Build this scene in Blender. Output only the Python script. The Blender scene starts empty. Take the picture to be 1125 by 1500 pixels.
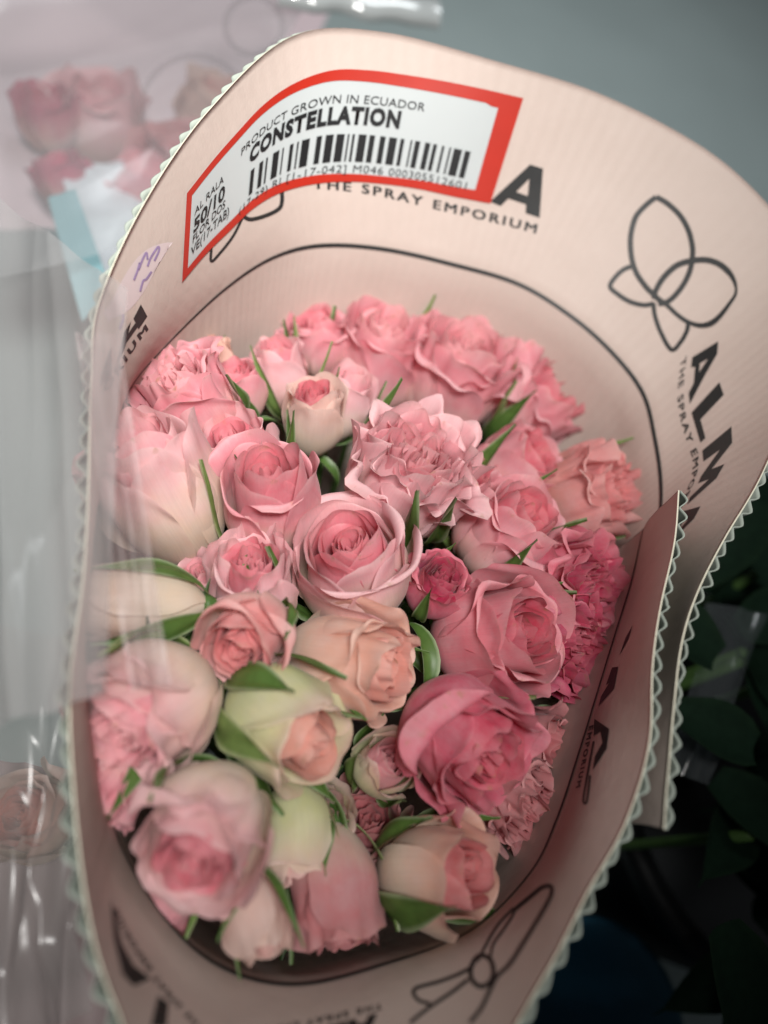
import bpy, bmesh, math, random
import numpy as np
from mathutils import Vector, Matrix
from mathutils.bvhtree import BVHTree

sc = bpy.context.scene
COL = sc.collection
TT = 18 / 26.0                       # tan of half the vertical field of view (26 mm equivalent lens)

# ------------------------------------------------------------------ camera
# world Z is the bouquet's axis, z = 0 the height of the printed ring line
_n = np.array([.27, .5, 1.0]); _n /= np.linalg.norm(_n)
_u = np.array([1., 0, 0]) - _n * _n[0]; _u /= np.linalg.norm(_u)
_v = np.cross(_n, _u)
M3 = np.stack([_u, _v, _n])          # camera axes -> world axes
CAM = np.array([0, 0, 0.25 * _n[2]])
cam_d = bpy.data.cameras.new('camera'); cam = bpy.data.objects.new('camera', cam_d); COL.objects.link(cam)
mw = Matrix([list(M3[i]) + [CAM[i]] for i in range(3)] + [[0, 0, 0, 1]])
cam.matrix_world = mw
cam_d.sensor_fit = 'VERTICAL'; cam_d.sensor_height = 36; cam_d.sensor_width = 27; cam_d.lens = 26
cam_d.clip_start = .005; cam_d.clip_end = 60
cam_d.dof.use_dof = True; cam_d.dof.focus_distance = .236; cam_d.dof.aperture_fstop = 4.4
sc.camera = cam
sc.render.resolution_x, sc.render.resolution_y = 768, 1024

# ------------------------------------------------------------------ world and lamps
w = bpy.data.worlds.new('World'); sc.world = w; w.use_nodes = True
w.node_tree.nodes['Background'].inputs[0].default_value = (.86, .95, 1, 1)
w.node_tree.nodes['Background'].inputs[1].default_value = .035


def lamp(name, loc, target, size, power, col):
    l = bpy.data.lights.new(name, 'AREA'); l.shape = 'RECTANGLE'; l.size, l.size_y = size; l.energy = power; l.color = col
    o = bpy.data.objects.new(name, l); COL.objects.link(o); o.location = loc
    o.rotation_euler = (Vector(target) - Vector(loc)).to_track_quat('-Z', 'Y').to_euler()
    return o


lamp('ceiling_lamp', (.0, -.04, .60), (-.03, .26, 0), (.15, .11), 1.06, (1, .98, .95)).data.spread = math.radians(64)
lamp('floor_fill_lamp', (.35, 1.1, 1.3), (.35, 1.0, -.42), (.6, .6), 3.0, (.93, .98, 1)).data.spread = math.radians(80)  # fill lamp added to brighten the far floor, no such source in view
sc.view_settings.view_transform = 'Standard'; sc.view_settings.look = 'None'
sc.view_settings.exposure = 0; sc.view_settings.gamma = 1
sc.cycles.use_denoising = True
sc.cycles.max_bounces = 10; sc.cycles.transparent_max_bounces = 16
sc.cycles.sample_clamp_indirect = 4


# ------------------------------------------------------------------ helpers
def ray(px, py):
    d = M3 @ np.array([(px - 562.5) / 750 * TT, (750 - py) / 750 * TT, -1.0])
    return d


def at(px, py, z):                   # the point of the horizontal plane z seen at that pixel of the photograph
    d = ray(px, py)
    return CAM + d * ((z - CAM[2]) / d[2])


def camdist(p):
    return float((np.array(p) - CAM) @ (-_n_cam))


_n_cam = M3 @ np.array([0, 0, 1.0])   # camera backward axis in world


def mpp(p):                          # metres per photo pixel at that point
    return camdist(p) * TT / 750


def catmull(pts, n_per):
    P = np.array(pts, float)
    P = np.vstack([2 * P[0] - P[1], P, 2 * P[-1] - P[-2]])
    out = []
    for i in range(1, len(P) - 2):
        for k in range(n_per):
            t = k / n_per
            a, b, c, d = P[i - 1], P[i], P[i + 1], P[i + 2]
            out.append(.5 * ((2 * b) + (c - a) * t + (2 * a - 5 * b + 4 * c - d) * t * t + (3 * b - a - 3 * c + d) * t ** 3))
    out.append(P[-2])
    return np.array(out)


def mesh_obj(name, verts, faces, mat, parent=None, uv=None, smooth=True):
    me = bpy.data.meshes.new(name)
    me.from_pydata([tuple(map(float, v)) for v in verts], [], faces)
    if uv is not None:
        l = me.uv_layers.new(name='UVMap')
        idx = np.empty(len(me.loops), dtype=np.int32); me.loops.foreach_get('vertex_index', idx)
        l.data.foreach_set('uv', np.asarray(uv, dtype=np.float32)[idx].ravel())
    if smooth:
        me.polygons.foreach_set('use_smooth', [True] * len(me.polygons))
    if mat: me.materials.append(mat)
    o = bpy.data.objects.new(name, me); COL.objects.link(o)
    if parent: o.parent = parent
    return o


def grid_faces(nu, nv):              # nu columns, nv rows, vertex index = i*nv+j
    return [(i * nv + j, (i + 1) * nv + j, (i + 1) * nv + j + 1, i * nv + j + 1) for i in range(nu - 1) for j in range(nv - 1)]


def thing(name, label, cat, loc=(0, 0, 0), group=None):
    o = bpy.data.objects.new(name, None); COL.objects.link(o); o.empty_display_size = .01
    o.location = loc; o['label'] = label; o['category'] = cat
    if group: o['group'] = group
    return o


def tag(o, label, cat, group=None):
    o['label'] = label; o['category'] = cat
    if group: o['group'] = group
    return o


class NT:
    def __init__(s, name):
        s.m = bpy.data.materials.new(name); s.m.use_nodes = True
        s.t = s.m.node_tree; s.n = s.t.nodes
        s.b = s.n['Principled BSDF']; s.out = s.n['Material Output']

    def add(s, typ, **kw):
        nd = s.n.new(typ)
        for k, v in kw.items():
            if k.startswith('_'): setattr(nd, k[1:], v)
            else: nd.inputs[k.replace('_', ' ')].default_value = v
        return nd

    def link(s, a, b): s.t.links.new(a, b)


def rgb(r, g, b):                    # sRGB 0-255 -> linear
    f = lambda c: (c / 255 / 12.92) if c / 255 <= .04045 else ((c / 255 + .055) / 1.055) ** 2.4
    return (f(r), f(g), f(b), 1)


def plain(name, col, rough=.6, noise=.0, scale=200, spec=.3, bump=0):
    k = NT(name); k.b.inputs['Base Color'].default_value = col; k.b.inputs['Roughness'].default_value = rough
    k.b.inputs['Specular IOR Level'].default_value = spec
    if noise or bump:
        tc = k.add('ShaderNodeTexCoord'); nz = k.add('ShaderNodeTexNoise', Scale=scale, Detail=5.0)
        k.link(tc.outputs['Object'], nz.inputs['Vector'])
        if noise:
            mx = k.add('ShaderNodeMix', _data_type='RGBA')
            mx.inputs[6].default_value = tuple(c * (1 - noise) for c in col[:3]) + (1,)
            mx.inputs[7].default_value = tuple(min(1, c * (1 + noise)) for c in col[:3]) + (1,)
            k.link(nz.outputs[0], mx.inputs[0]); k.link(mx.outputs[2], k.b.inputs['Base Color'])
        if bump:
            bp = k.add('ShaderNodeBump', Strength=bump, Distance=.0005)
            k.link(nz.outputs[0], bp.inputs['Height']); k.link(bp.outputs[0], k.b.inputs['Normal'])
    return k.m


def petal_mat(name, pink, base, lo=.15, hi=.75, trans=.38):
    """cream claw running into a pink blade, fine veins along the petal, light passing through"""
    k = NT(name)
    uv = k.add('ShaderNodeUVMap', _uv_map='UVMap'); sp = k.add('ShaderNodeSeparateXYZ'); k.link(uv.outputs[0], sp.inputs[0])
    tc = k.add('ShaderNodeTexCoord')
    blot = k.add('ShaderNodeTexNoise', Scale=90.0, Detail=4.0); k.link(tc.outputs['Object'], blot.inputs['Vector'])
    ma = k.add('ShaderNodeMath', _operation='MULTIPLY_ADD'); ma.inputs[1].default_value = .55; k.link(blot.outputs[0], ma.inputs[0])
    k.link(sp.outputs[1], ma.inputs[2])
    mr = k.add('ShaderNodeMapRange'); mr.inputs[1].default_value = lo + .27; mr.inputs[2].default_value = hi + .27
    mr.interpolation_type = 'SMOOTHSTEP'
    k.link(ma.outputs[0], mr.inputs[0])
    mx = k.add('ShaderNodeMix', _data_type='RGBA'); mx.inputs[6].default_value = base; mx.inputs[7].default_value = pink
    k.link(mr.outputs[0], mx.inputs[0])
    er = k.add('ShaderNodeMapRange'); er.inputs[1].default_value = .84; er.inputs[2].default_value = 1.0; er.inputs[4].default_value = .45
    k.link(sp.outputs[1], er.inputs[0])
    m0 = mx; mx = k.add('ShaderNodeMix', _data_type='RGBA'); k.link(m0.outputs[2], mx.inputs[6]); k.link(er.outputs[0], mx.inputs[0])
    mx.inputs[7].default_value = tuple((.50 if pink[1] > .35 else .68) * c + (.50 if pink[1] > .35 else .32) * d for c, d in zip(pink[:3], (.92, .74, .66))) + (1,)
    # browned, bruised specks along the rim
    bs = k.add('ShaderNodeTexNoise', Scale=330.0, Detail=3.0); k.link(tc.outputs['Object'], bs.inputs['Vector'])
    bt = k.add('ShaderNodeMapRange'); bt.inputs[1].default_value = .60; bt.inputs[2].default_value = .72; bt.inputs[4].default_value = .55; k.link(bs.outputs[0], bt.inputs[0])
    be = k.add('ShaderNodeMapRange'); be.inputs[1].default_value = .86; be.inputs[2].default_value = .97; k.link(sp.outputs[1], be.inputs[0])
    bm_ = k.add('ShaderNodeMath', _operation='MULTIPLY'); k.link(bt.outputs[0], bm_.inputs[0]); k.link(be.outputs[0], bm_.inputs[1])
    m1 = mx; mx = k.add('ShaderNodeMix', _data_type='RGBA'); k.link(m1.outputs[2], mx.inputs[6]); k.link(bm_.outputs[0], mx.inputs[0])
    mx.inputs[7].default_value = (.50, .30, .17, 1)
    # uneven pigment
    pg = k.add('ShaderNodeTexNoise', Scale=150.0, Detail=6.0, Roughness=.7); k.link(tc.outputs['Object'], pg.inputs['Vector'])
    pr_ = k.add('ShaderNodeMapRange'); pr_.inputs[1].default_value = .3; pr_.inputs[2].default_value = .7; pr_.inputs[3].default_value = .86; pr_.inputs[4].default_value = 1.16
    k.link(pg.outputs[0], pr_.inputs[0])
    h0 = k.add('ShaderNodeHueSaturation'); k.link(pr_.outputs[0], h0.inputs['Saturation']); k.link(mx.outputs[2], h0.inputs['Color'])
    mp = k.add('ShaderNodeMapping'); mp.inputs['Scale'].default_value = (64, 2.5, 1); k.link(uv.outputs[0], mp.inputs[0])
    vn = k.add('ShaderNodeTexNoise', Scale=1.0, Detail=5.0, Roughness=.65); k.link(mp.outputs[0], vn.inputs['Vector'])
    hv = k.add('ShaderNodeHueSaturation')
    vr = k.add('ShaderNodeMapRange'); vr.inputs[1].default_value = .3; vr.inputs[2].default_value = .7
    vr.inputs[3].default_value = .94; vr.inputs[4].default_value = 1.04
    k.link(vn.outputs[0], vr.inputs[0]); k.link(vr.outputs[0], hv.inputs['Value']); k.link(h0.outputs[0], hv.inputs['Color'])
    k.link(hv.outputs[0], k.b.inputs['Base Color'])
    k.b.inputs['Roughness'].default_value = .55; k.b.inputs['Specular IOR Level'].default_value = .28
    k.b.inputs['Sheen Weight'].default_value = .12; k.b.inputs['Sheen Roughness'].default_value = .4
    bp = k.add('ShaderNodeBump', Strength=.15, Distance=.0004); k.link(vn.outputs[0], bp.inputs['Height']); k.link(bp.outputs[0], k.b.inputs['Normal'])
    tr = k.add('ShaderNodeBsdfTranslucent'); k.link(hv.outputs[0], tr.inputs['Color'])
    ms = k.add('ShaderNodeMixShader'); ms.inputs[0].default_value = trans
    k.link(k.b.outputs[0], ms.inputs[1]); k.link(tr.outputs[0], ms.inputs[2]); k.link(ms.outputs[0], k.out.inputs[0])
    return k.m


def leaf_mat(name, top, edge, trans=.2):
    k = NT(name)
    uv = k.add('ShaderNodeUVMap', _uv_map='UVMap'); sp = k.add('ShaderNodeSeparateXYZ'); k.link(uv.outputs[0], sp.inputs[0])
    ab = k.add('ShaderNodeMath', _operation='ABSOLUTE'); s2 = k.add('ShaderNodeMath', _operation='MULTIPLY_ADD')
    s2.inputs[1].default_value = 2; s2.inputs[2].default_value = -1
    k.link(sp.outputs[0], s2.inputs[0]); k.link(s2.outputs[0], ab.inputs[0])
    mr = k.add('ShaderNodeMapRange'); mr.inputs[1].default_value = .72; mr.inputs[2].default_value = 1.0
    k.link(ab.outputs[0], mr.inputs[0])
    mx = k.add('ShaderNodeMix', _data_type='RGBA'); mx.inputs[6].default_value = top; mx.inputs[7].default_value = edge
    k.link(mr.outputs[0], mx.inputs[0])
    tc = k.add('ShaderNodeTexCoord'); nz = k.add('ShaderNodeTexNoise', Scale=260.0, Detail=5.0); k.link(tc.outputs['Object'], nz.inputs['Vector'])
    hv = k.add('ShaderNodeHueSaturation'); vr = k.add('ShaderNodeMapRange'); vr.inputs[3].default_value = .6; vr.inputs[4].default_value = 1.4
    k.link(nz.outputs[0], vr.inputs[0]); k.link(vr.outputs[0], hv.inputs['Value']); k.link(mx.outputs[2], hv.inputs['Color'])
    k.link(hv.outputs[0], k.b.inputs['Base Color']); k.b.inputs['Roughness'].default_value = .45
    tr = k.add('ShaderNodeBsdfTranslucent'); k.link(hv.outputs[0], tr.inputs['Color'])
    ms = k.add('ShaderNodeMixShader'); ms.inputs[0].default_value = trans
    k.link(k.b.outputs[0], ms.inputs[1]); k.link(tr.outputs[0], ms.inputs[2]); k.link(ms.outputs[0], k.out.inputs[0])
    return k.m


def film_mat(name, col, haze, rough=.12):
    """clear plastic film: mostly see-through, a little milky, with a gloss"""
    k = NT(name)
    tr = k.add('ShaderNodeBsdfTransparent'); gl = k.add('ShaderNodeBsdfGlossy', Roughness=rough); df = k.add('ShaderNodeBsdfDiffuse', Color=col)
    tl = k.add('ShaderNodeBsdfTranslucent', Color=col); a0 = k.add('ShaderNodeMixShader'); a0.inputs[0].default_value = .5
    k.link(df.outputs[0], a0.inputs[1]); k.link(tl.outputs[0], a0.inputs[2])
    m1 = k.add('ShaderNodeMixShader'); m1.inputs[0].default_value = haze
    k.link(tr.outputs[0], m1.inputs[1]); k.link(a0.outputs[0], m1.inputs[2])
    lw = k.add('ShaderNodeLayerWeight', Blend=.5); pw = k.add('ShaderNodeMath', _operation='POWER'); pw.inputs[1].default_value = 4
    fr = k.add('ShaderNodeMath', _operation='MULTIPLY_ADD'); fr.inputs[1].default_value = .6; fr.inputs[2].default_value = .05
    k.link(lw.outputs['Facing'], pw.inputs[0]); k.link(pw.outputs[0], fr.inputs[0]); m2 = k.add('ShaderNodeMixShader')
    k.link(fr.outputs[0], m2.inputs[0]); k.link(m1.outputs[0], m2.inputs[1]); k.link(gl.outputs[0], m2.inputs[2])
    k.link(m2.outputs[0], k.out.inputs[0])
    return k.m


# ------------------------------------------------------------------ the floor
floor_m = plain('floor_grey', (.46, .53, .52, 1), .35, .12, 6, .4)
fl = mesh_obj('floor', [(-4, -4, -.42), (4, -4, -.42), (4, 6, -.42), (-4, 6, -.42)], [(0, 1, 2, 3)], floor_m); fl['kind'] = 'structure'

# ------------------------------------------------------------------ the corrugated wrap
# (ring pixel, rim pixel, rim height): the sheet unrolled from its inner end round to its outer end
SHEET = [((942, 775), (990, 718), .040), ((925, 850), (984, 790), .041), ((902, 925), (973, 880), .042), ((876, 1010), (960, 985), .043),
         ((850, 1095), (951, 1090), .043), ((815, 1200), (915, 1205), .043), ((775, 1280), (862, 1305), .043), ((690, 1362), (795, 1430), .043),
         ((560, 1412), (670, 1600), .043), ((430, 1440), (440, 1690), .043), ((320, 1412), (240, 1610), .043), ((235, 1335), (168, 1480), .043),
         ((170, 1220), (132, 1360), .043), ((140, 1080), (110, 1180), .043), ((130, 930), (104, 1010), .043), ((134, 780), (116, 860), .043),
         ((152, 660), (130, 700), .044), ((190, 570), (140, 560), .045), ((250, 500), (150, 445), .047), ((330, 425), (215, 295), .051),
         ((400, 380), (310, 160), .056), ((470, 363), (430, 55), .060), ((560, 368), (560, 47), .060), ((660, 390), (720, 85), .058),
         ((760, 420), (880, 135), .055), ((840, 470), (1030, 215), .052), ((900, 525), (1125, 300), .050), ((940, 580), (1170, 375), .048),
         ((957, 645), (1182, 450), .047), ((966, 710), (1165, 560), .046), ((964, 775), (1112, 690), .045), ((954, 840), (1060, 785), .044),
         ((936, 910), (1022, 870), .044), ((914, 985), (998, 950), .044), ((895, 1060), (986, 1045), .044), ((875, 1140), (981, 1135), .044),
         ((855, 1210), (977, 1222), .044)]
NPER = 28
ringP = catmull([at(*r, 0) for r, _, _ in SHEET], NPER)
rimP = catmull([at(*m, z) for _, m, z in SHEET], NPER)
NC = len(ringP)
BASE_C = np.array([ringP[:, 0].mean() * .6, ringP[:, 1].mean() * .6, -.41])
ctr = np.array([(ringP[:, 0].max() + ringP[:, 0].min()) / 2, (ringP[:, 1].max() + ringP[:, 1].min()) / 2, 0])
_ang = np.arctan2(ringP[:, 1] - ctr[1], ringP[:, 0] - ctr[0])
_spiral = np.linspace(-.002, .002, NC)
baseP = np.stack([BASE_C[0] + (.048 + _spiral) * np.cos(_ang), BASE_C[1] + (.048 + _spiral) * np.sin(_ang), np.full(NC, -.41)], 1)
arc = np.r_[0, np.cumsum(np.linalg.norm(np.diff(rimP, axis=0), axis=1))]


def surf(i, s):                      # column i, s in [-1, 1]: base, ring (0), rim (1)
    if s >= 0:
        bulge = math.sin(s * math.pi) * -.0015
        p = ringP[i] * (1 - s) + rimP[i] * s
        o = ringP[i] - ctr; o = o / np.linalg.norm(o)
        dent = .0009 * math.sin(i * .021 + 3 * s) + .0006 * math.sin(i * .053 - 5 * s) + .0010 * max(0, math.sin(i * .0173 + 1)) ** 12
        return p + o * (bulge + dent * min(1, s * 3))
    q = -s
    p = ringP[i] * (1 - q) + baseP[i] * q
    o = ringP[i] - ctr; o = o / np.linalg.norm(o)
    return p + o * .003 * math.sin(q * math.pi) * (1 - q)


ROWS = [-1, -.8, -.6, -.4, -.25, -.15, -.08, -.03, 0, .08, .16, .25, .35, .45, .55, .65, .75, .84, .92, .97, 1]
V = np.array([surf(i, s) for i in range(NC) for s in ROWS]).reshape(NC, len(ROWS), 3)
du = np.gradient(V, axis=0); dv = np.gradient(V, axis=1)
Nrm = np.cross(du, dv); Nrm /= np.linalg.norm(Nrm, axis=2, keepdims=True) + 1e-12
if (Nrm[:, 10] * (V[:, 10] - ctr)).sum() < 0: Nrm = -Nrm          # outward

lk = NT('printed_liner')
uvn = lk.add('ShaderNodeUVMap', _uv_map='UVMap'); mp = lk.add('ShaderNodeMapping'); mp.inputs['Scale'].default_value = (1 / .0064, 0, 0)
lk.link(uvn.outputs[0], mp.inputs[0])
wv = lk.add('ShaderNodeTexWave', Scale=.318, Distortion=.15); wv.bands_direction = 'X'; lk.link(mp.outputs[0], wv.inputs[0])
tc = lk.add('ShaderNodeTexCoord'); nz = lk.add('ShaderNodeTexNoise', Scale=40.0, Detail=6.0, Roughness=.7); lk.link(tc.outputs['Object'], nz.inputs['Vector'])
fb = lk.add('ShaderNodeTexNoise', Scale=900.0, Detail=3.0); lk.link(tc.outputs['Object'], fb.inputs['Vector'])
mx = lk.add('ShaderNodeMix', _data_type='RGBA'); mx.inputs[6].default_value = (.50, .405, .355, 1); mx.inputs[7].default_value = (.575, .475, .425, 1)
lk.link(nz.outputs[0], mx.inputs[0]); lk.link(mx.outputs[2], lk.b.inputs['Base Color'])
lk.b.inputs['Roughness'].default_value = .55; lk.b.inputs['Specular IOR Level'].default_value = .25
b1 = lk.add('ShaderNodeBump', Strength=.10, Distance=.0006); lk.link(wv.outputs[0], b1.inputs['Height'])
b0 = lk.add('ShaderNodeBump', Strength=.12, Distance=.004); lk.link(nz.outputs[0], b0.inputs['Height']); lk.link(b0.outputs[0], b1.inputs['Normal'])
b2 = lk.add('ShaderNodeBump', Strength=.12, Distance=.0003); lk.link(fb.outputs[0], b2.inputs['Height']); lk.link(b1.outputs[0], b2.inputs['Normal'])
lk.link(b2.outputs[0], lk.b.inputs['Normal'])
LINER = lk.m
FLUTE = plain('flute_paper', (.37, .41, .36, 1), .7, .12, 120, .2, .1)
INK = plain('black_ink', (.022, .022, .022, 1), .5, .25, 300)
EDGE = plain('raw_paper_edge', (.72, .68, .55, 1), .8)

wrap = thing('flower_wrap', 'pink printed corrugated cardboard wrap rolled around the spray roses', 'flower wrap', tuple(BASE_C))


def child_at_world(o):               # keep world coordinates in the mesh, under the thing's empty
    o.matrix_parent_inverse = Matrix.Translation(-Vector(BASE_C)); return o


uvs = [(arc[i], V[i, j, 2]) for i in range(NC) for j in range(len(ROWS))]
TH = .00045
nr = len(ROWS)
vin = V.reshape(-1, 3); vout = (V + Nrm * TH).reshape(-1, 3)
faces = [f[::-1] for f in grid_faces(NC, nr)]
off = NC * nr
faces += [tuple(k + off for k in f[::-1]) for f in faces]
nface_main = len(faces)
for i in range(NC - 1):
    for j in (0, nr - 1):
        a, b = i * nr + j, (i + 1) * nr + j
        faces.append((a, b, b + off, a + off))
for j in range(nr - 1):
    for i in (0, NC - 1):
        a, b = i * nr + j, i * nr + j + 1
        faces.append((a, b, b + off, a + off))
lin = child_at_world(mesh_obj('liner', np.vstack([vin, vout]), faces, LINER, wrap, uvs + uvs))
lin.data.materials.append(EDGE); lin.data.materials.append(FLUTE)
for k, p in enumerate(lin.data.polygons):
    if k >= nface_main: p.material_index = 1; p.use_smooth = False
    elif k >= nface_main // 2: p.material_index = 2
lin['label'] = 'smooth pink inner face printed with black line art'

# fluting: exposed wavy ply on the outside
PITCH = .0064; FH = .0019
ncf = int(arc[-1] / PITCH * 12)
ss = np.linspace(0, arc[-1], ncf)
fi = np.interp(ss, arc, np.arange(NC))
i0 = np.clip(fi.astype(int), 0, NC - 2); fr = (fi - i0)[:, None, None]
Vf = V[i0] * (1 - fr) + V[i0 + 1] * fr; Nf = Nrm[i0] * (1 - fr) + Nrm[i0 + 1] * fr
wave = ((.5 - .5 * np.cos(2 * np.pi * ss / PITCH)) ** .62 * (1 + .16 * np.sin(ss * 210) + .14 * np.sin(ss * 731 + 2 * np.sin(ss * 90)) - .35 * (np.sin(ss * 47) > .93)))[:, None, None]
rg = random.Random(5)
Fv = Vf + Nf * (TH + .0002 + FH * wave)
Fo = Fv + Nf * .0004
fv = np.vstack([Fv.reshape(-1, 3), Fo.reshape(-1, 3)])
ff = grid_faces(ncf, nr); offf = ncf * nr
ff = ff + [tuple(k + offf for k in f[::-1]) for f in ff]
for i in range(ncf - 1):
    a, b = i * nr + nr - 1, (i + 1) * nr + nr - 1
    ff.append((a, b, b + offf, a + offf))
flu = child_at_world(mesh_obj('fluting', fv, ff, FLUTE, wrap)); flu['label'] = 'pale green wavy outer ply with open flutes at the rim'

# --- print: laid on the liner
cols_outer = range(14 * NPER, NC); cols_inner = range(0, 20 * NPER)


def bvh_of(cols):
    cols = list(cols)
    vv = [Vector(V[i, j]) for i in cols for j in range(nr)]
    return BVHTree.FromPolygons(vv, grid_faces(len(cols), nr))


BV_O, BV_I = bvh_of(cols_outer), bvh_of(cols_inner)
camv = Vector(CAM)


def on_wrap(px, py, bv, lift):
    d = Vector(ray(px, py)).normalized()
    loc, nn, idx, dist = bv.ray_cast(camv, d)
    if loc is None: return None
    if nn.dot(d) > 0: nn = -nn
    return loc + nn * lift


def lay(name, pts, faces, mat, bv, lift=.00012, parent=wrap, smooth=True):
    q = [on_wrap(x, y, bv, lift) for x, y in pts]
    ok = [k for k, p in enumerate(q) if p is not None]
    mp_ = {k: i for i, k in enumerate(ok)}
    fs = [tuple(mp_[k] for k in f) for f in faces if all(k in mp_ for k in f)]
    # drop faces that jump across a gap
    good = []
    for f in fs:
        P = [q[ok[k]] for k in f]
        if max((a - b).length for a in P for b in P) < .02: good.append(f)
    o = mesh_obj(name, [q[k] for k in ok], good, mat, None, None, smooth)
    o.parent = parent
    o.matrix_parent_inverse = Matrix.Translation(-Vector(BASE_C))
    return o


def poly_tris(outer, hole=None, off=(0, 0), sc_=1.0):
    """pixel polygon (with a hole) -> finely cut triangles"""
    bm = bmesh.new(); es = []
    for loop in ([outer] + ([hole] if hole else [])):
        pts = []
        for k in range(len(loop)):
            a, b = np.array(loop[k], float), np.array(loop[(k + 1) % len(loop)], float)
            n = max(1, int(np.linalg.norm(b - a) / sc_ / 5))
            pts += [a + (b - a) * t / n for t in range(n)]
        vs = [bm.verts.new((p[0] / sc_ + off[0], p[1] / sc_ + off[1], 0)) for p in pts]
        es += [bm.edges.new((vs[k], vs[(k + 1) % len(vs)])) for k in range(len(vs))]
    bmesh.ops.triangle_fill(bm, use_beauty=True, use_dissolve=False, edges=es)
    bm.verts.index_update()
    P = [(v.co.x, v.co.y) for v in bm.verts]; F = [tuple(v.index for v in f.verts) for f in bm.faces]
    bm.free()
    return P, F


def glyph(name, outer, off, s, bv, hole=None, mat=INK):
    P, F = poly_tris(outer, hole, off, s)
    return lay(name, P, F, mat, bv)


def stroke(name, pts, width, off, s, bv, mat=INK, closed=False, lift=.00012, widths=None):
    p = [(x / s + off[0], y / s + off[1]) for x, y in pts]
    if closed: p = p + [p[0]]
    c = catmull(p, 8)
    t = np.gradient(c, axis=0); t /= np.linalg.norm(t, axis=1, keepdims=True) + 1e-9
    nn = np.stack([-t[:, 1], t[:, 0]], 1)
    wd = np.full(len(c), width / 2.) if widths is None else np.interp(np.linspace(0, 1, len(c)), np.linspace(0, 1, len(widths)), widths) / 2
    P = np.stack([c - nn * wd[:, None], c + nn * wd[:, None]], 1).reshape(-1, 2)
    F = [(2 * k, 2 * k + 1, 2 * k + 3, 2 * k + 2) for k in range(len(c) - 1)]
    return lay(name, P, F, mat, bv, lift)


def text_shape(txt, bold=0.0, spacing=1.0):
    thick = 0.0
    if 'M' in txt: thick, bold = (bold if bold > .005 else 0), 0.0     # the outline offset breaks this letter: thicken by doubling the strokes
    cu = bpy.data.curves.new('text', 'FONT'); cu.body = txt; cu.offset = bold; cu.space_character = spacing; cu.resolution_u = 3
    o = bpy.data.objects.new('text', cu); COL.objects.link(o)
    dg = bpy.context.evaluated_depsgraph_get()
    me = bpy.data.meshes.new_from_object(o.evaluated_get(dg))
    P = np.array([v.co[:2] for v in me.vertices]); F = [tuple(p.vertices) for p in me.polygons]
    bpy.data.objects.remove(o); bpy.data.meshes.remove(me); bpy.data.curves.remove(cu)
    if thick:
        n0 = len(P); Q = [P + np.array([dx, dy]) * thick * 1.4 for dx, dy in ((-1, -.6), (1, -.6), (1, .6), (-1, .6))]
        F = [tuple(v + n0 * k for v in f) for k in range(4) for f in F]; P = np.vstack(Q)
    x0, x1 = P[:, 0].min(), P[:, 0].max()
    P[:, 0] = (P[:, 0] - x0) / (x1 - x0)
    P[:, 1] = P[:, 1] / .729          # cap height of the built-in font = 1
    return P, F


def text_path(name, txt, path, up, height, bv, bold=.02, spacing=1.2, mat=INK):
    P, F = text_shape(txt, bold, spacing)
    c = catmull(path, 10); L = np.r_[0, np.cumsum(np.linalg.norm(np.diff(c, axis=0), axis=1))]; L /= L[-1]
    ups = np.array(up, float)
    if ups.ndim == 1: ups = np.stack([ups, ups])
    out = []
    for x, y in P:
        q = np.array([np.interp(x, L, c[:, 0]), np.interp(x, L, c[:, 1])])
        uvec = np.array([np.interp(x, np.linspace(0, 1, len(ups)), ups[:, k]) for k in (0, 1)])
        out.append(tuple(q + uvec * y * height))
    return lay(name, out, F, mat, bv)


# ring line at the printed height
rl_v, rl_f = [], []
for i in range(NC):
    j = ROWS.index(0)
    a = V[i, j] * 1.0; b = V[i, j] + (V[i, j + 1] - V[i, j]) * (.0017 / np.linalg.norm(V[i, j + 1] - V[i, j]))
    rl_v += [a - Nrm[i, j + 1] * .0002, b - Nrm[i, j + 1] * .0002]
    if i: rl_f.append((2 * i - 2, 2 * i - 1, 2 * i + 1, 2 * i))
child_at_world(mesh_obj('printed_line', rl_v, rl_f, INK, wrap))

# right-hand emblem and name
Z8 = ((880, 270), 1125 / 220)
E_top = [(415, 95), (500, 145), (590, 230), (650, 330), (680, 430), (688, 520), (670, 640), (620, 750), (550, 840), (490, 885), (430, 895)]
stroke('printed_emblem', E_top, 8, *Z8, BV_O)
stroke('printed_emblem', [(415, 95), (340, 155), (265, 240), (230, 350), (222, 450), (235, 570), (270, 670), (340, 770), (400, 830), (450, 880)], 8, *Z8, BV_O)
stroke('printed_emblem', [(395, 860), (415, 790), (470, 700), (560, 615), (660, 578), (780, 567), (880, 595), (960, 660), (1005, 740), (1010, 820), (960, 900), (890, 990), (820, 1045), (740, 1058), (650, 1030), (570, 975), (490, 900), (420, 850)], 7.6, *Z8, BV_O, widths=[7, 8.5, 9, 9, 9, 4, 6, 9, 6.5, 6.5, 7])
stroke('printed_emblem', [(240, 612), (170, 640), (110, 695), (70, 765), (130, 825), (220, 880), (320, 905), (400, 895)], 7, *Z8, BV_O)
stroke('printed_emblem', [(395, 890), (405, 980), (450, 1110), (530, 1240), (600, 1180), (645, 1100), (655, 1045)], 6.5, *Z8, BV_O)
R1 = ((975, 480), 7.5); R2 = ((960, 620), 8.333)
glyph('printed_letter', [(580, 150), (568, 290), (430, 530), (268, 840), (255, 720), (310, 610), (325, 430), (280, 440), (295, 325)], *R1, BV_O, [(465, 345), (370, 490), (378, 395)])
glyph('printed_letter', [(592, 600), (640, 740), (385, 1010), (440, 1215), (385, 1265), (285, 935)], *R1, BV_O)
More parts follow.
